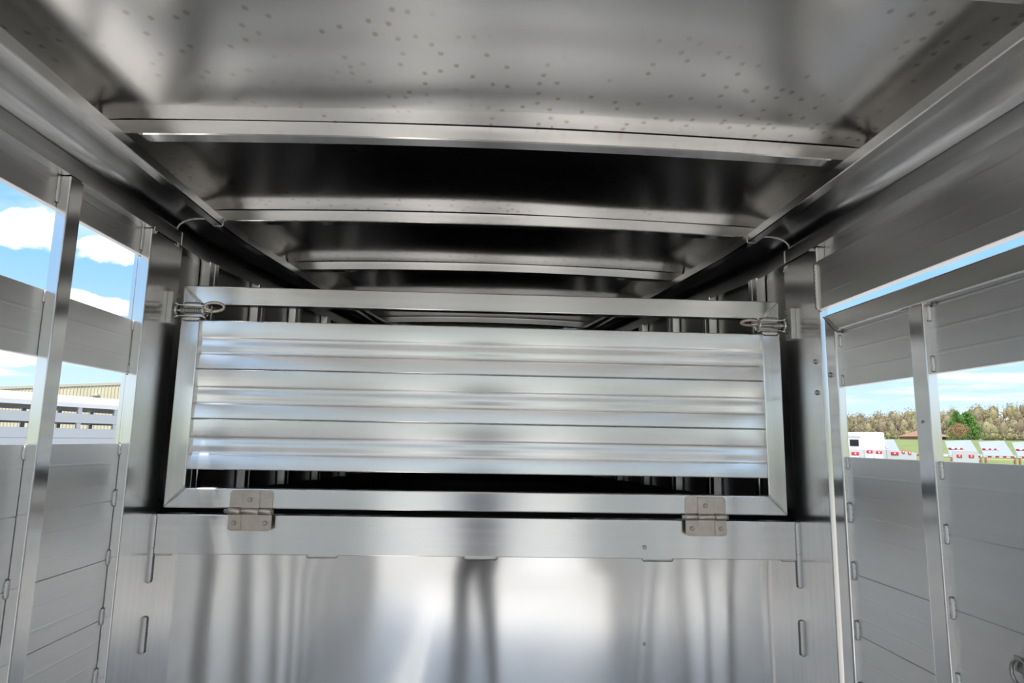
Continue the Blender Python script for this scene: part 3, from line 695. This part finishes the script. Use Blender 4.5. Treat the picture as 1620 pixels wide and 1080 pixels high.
# rounded eave and roof
pr = [(.04, Z(1.83)), (.05, Z(1.90)), (.02, Z(1.96)), (-.05, Z(2.005)), (-.5, Z(2.05)), (-1.05, Z(2.07)), (-1.6, Z(2.05)), (-2.05, Z(2.005)), (-2.12, Z(1.96)), (-2.15, Z(1.90)), (-2.14, Z(1.83)), (-2.10, Z(1.83)), (-2.08, Z(1.93)), (-1.05, Z(2.04)), (-.02, Z(1.93)), (0, Z(1.83))]
loft('roof', [[(a, y_, c) for a, c in pr] for y_ in (-6, 6)], M['white'], nb, closed=True, smooth=False)
box('deck', -2.1, .02, -6, 6, Z(-.3), Z(-.2), M['pale'], nb, .01)
box('end_panel', -2.1, .02, 5.98, 6.02, Z(-.2), Z(1.9), M['pale'], nb, .01)
for y_ in (-1.4, -.4): wheel(nb, -.1, y_, .38, .38); wheel(nb, -2.0, y_, .38, .38)

# ------------------------------------------------------------------ cream metal barn on the left
bn = tag(empty('barn', (-39, 60, GROUND)), 'cream ribbed metal barn with grey roof edge behind the stock trailer', 'building')
def eave(x): return Z(5.38)+.060*(x+5.46)
xa, xb = -26.0, 21.0
hexa('siding', [(xa, 0, 0), (xb, 0, 0), (xb, 30, 0), (xa, 30, 0), (xa, 0, eave(xa)-.15), (xb, 0, eave(xb)-.15), (xb, 30, eave(xb)-.15), (xa, 30, eave(xa)-.15)], M['cream'], bn, 0)
V, F = [], []
for k in range(150):
    x = xa+.15+k*.31
    if x > xb-.1: break
    o_ = len(V); zt = eave(x)-.16
    V += [(x-.05, 0, 0), (x-.02, -.05, 0), (x+.02, -.05, 0), (x+.05, 0, 0), (x-.05, 0, zt), (x-.02, -.05, zt), (x+.02, -.05, zt), (x+.05, 0, zt)]
    F += [(o_, o_+1, o_+5, o_+4), (o_+1, o_+2, o_+6, o_+5), (o_+2, o_+3, o_+7, o_+6)]
rb = pmesh('siding_ribs', V, F, M['cream'], bn); rb['kind'] = 'stuff'
hexa('roof', [(xa-.5, -.08, eave(xa)-.17), (xb+.5, -.08, eave(xb)-.14), (xb+.5, 30.5, eave(xb)-.14), (xa-.5, 30.5, eave(xa)-.17), (xa-.5, -.08, eave(xa)+.12), (xb+.5, -.08, eave(xb)+.15), (xb+.5, 30.5, eave(xb)+.15), (xa-.5, 30.5, eave(xa)+.12)], M['trim'], bn, .02)
box('wall_lamp', 2.9, 3.55, -.35, -.05, Z(4.76), Z(4.96), M['trim'], bn, .03)

# ------------------------------------------------------------------ the photographer, seen mirrored in the bulkhead
def person():
    t = tag(empty('person', (0.0, -2.46, FLOOR)), 'person in navy shirt and dark jeans photographing, mirrored in the bulkhead', 'person')
    H = {}
    def skin(name, verts, edges, radii, m, root=0, sub=2):
        me = bpy.data.meshes.new(name); me.from_pydata(verts, edges, []); o = link(name, me, t, m)
        md = o.modifiers.new('skin', 'SKIN'); md.use_smooth_shade = True
        for i, r in enumerate(radii):
            rr = r if isinstance(r, tuple) else (r, r); me.skin_vertices[0].data[i].radius = rr
        me.skin_vertices[0].data[root].use_root = True
        s_ = o.modifiers.new('sub', 'SUBSURF'); s_.levels = sub; s_.render_levels = sub
        return o
    # body: pelvis, spine, neck, head, legs, arms up to the camera
    v = [(0, 0, .93), (0, -.01, 1.12), (0, -.02, 1.32), (0, 0, 1.44), (0, .02, 1.50), (0, .05, 1.58), (0, .05, 1.68)]
    r = [(.155, .11), (.135, .10), (.165, .11), (.09, .075), (.055, .055), (.075, .09), (.06, .075)]
    e = [(0, 1), (1, 2), (2, 3), (3, 4), (4, 5), (5, 6)]
    for s in (-1, 1):
        b = len(v)
        v += [(s*.075, 0, .80), (s*.082, .02, .46), (s*.095, -.02, .10), (s*.10, .06, .045), (s*.11, .16, .03)]
        r += [.072, .05, .040, (.045, .04), (.04, .03)]
        e += [(0, b), (b, b+1), (b+1, b+2), (b+2, b+3), (b+3, b+4)]
        b = len(v)
        v += [(s*.19, -.01, 1.40), (s*.25, .06, 1.18), (s*.13, .24, 1.40 if s > 0 else 1.38), (s*.09, .26, 1.52)]
        r += [.06, .046, .032, .03]
        e += [(3, b), (b, b+1), (b+1, b+2), (b+2, b+3)]
    body = skin('body', v, e, r, M['skin'])
    # clothing
    v = [(0, 0, .95), (0, 0, .90)]; r = [(.165, .12), (.165, .12)]; e = [(0, 1)]
    for s in (-1, 1):
        b = len(v); v += [(s*.078, 0, .77), (s*.084, .02, .46), (s*.097, -.015, .09)]; r += [.080, .058, .052]; e += [(1, b), (b, b+1), (b+1, b+2)]
    skin('jeans', v, e, r, M['denim'])
    v = [(0, 0, .92), (0, -.01, 1.12), (0, -.02, 1.32), (0, 0, 1.45)]; r = [(.175, .128), (.155, .118), (.182, .125), (.085, .08)]; e = [(0, 1), (1, 2), (2, 3)]
    for s in (-1, 1):
        b = len(v); v += [(s*.19, -.01, 1.40), (s*.24, .04, 1.22)]; r += [.072, .062]; e += [(3, b), (b, b+1)]
    skin('shirt', v, e, r, M['shirt'])
    for s in (-1, 1):
        skin('shoe', [(s*.10, -.05, .045), (s*.10, .06, .05), (s*.11, .18, .035)], [(0, 1), (1, 2)], [(.045, .045), (.048, .045), (.045, .033)], M['shoe'])
    skin('hair', [(0, .02, 1.66), (0, -.01, 1.72), (0, -.03, 1.60)], [(0, 1), (0, 2)], [(.085, .085), (.075, .07), (.075, .055)], M['hair'])
    for s in (-1, 1):                       # fingers round the camera body
        for k in range(4):
            skin('finger', [(s*.088, .25, 1.545+.018*k), (s*.082, .285, 1.548+.018*k), (s*.055, .292, 1.55+.018*k)], [(0, 1), (1, 2)], [.009, .0085, .0075], M['skin'], sub=1)
        skin('thumb', [(s*.088, .24, 1.55), (s*.06, .215, 1.56), (s*.045, .208, 1.58)], [(0, 1), (1, 2)], [.011, .010, .009], M['skin'], sub=1)
        for nm, p, q in (('eye', (s*.032, .125, 1.655), .012),):
            V, F = [], []; blob(V, F, p, q, q, 0, 2); pmesh(nm, V, F, M['white'], t, smooth=True)
        V, F = [], []; blob(V, F, (s*.082, .04, 1.63), .012, .03, 0, 2); pmesh('ear', V, F, M['skin'], t, smooth=True)
    skin('nose', [(0, .13, 1.65), (0, .155, 1.61)], [(0, 1)], [.012, .016], M['skin'], sub=1)
    # the camera in the hands is a thing of its own
    c = tag(empty('camera_body', (0.0, -2.245, FLOOR+1.56)), 'black camera held up in both hands by the photographer', 'camera')
    box('body', -.065, .065, -.03, .03, -.035, .05, M['shoe'], c, .008, 3); box('viewfinder_hump', -.025, .025, -.02, .03, .05, .075, M['shoe'], c, .006, 2)
    tube('lens', [(0, .03, .005), (0, .045, .005), (0, .066, .005)], [.034, .036, .034], M['shoe'], c, 20)
person()
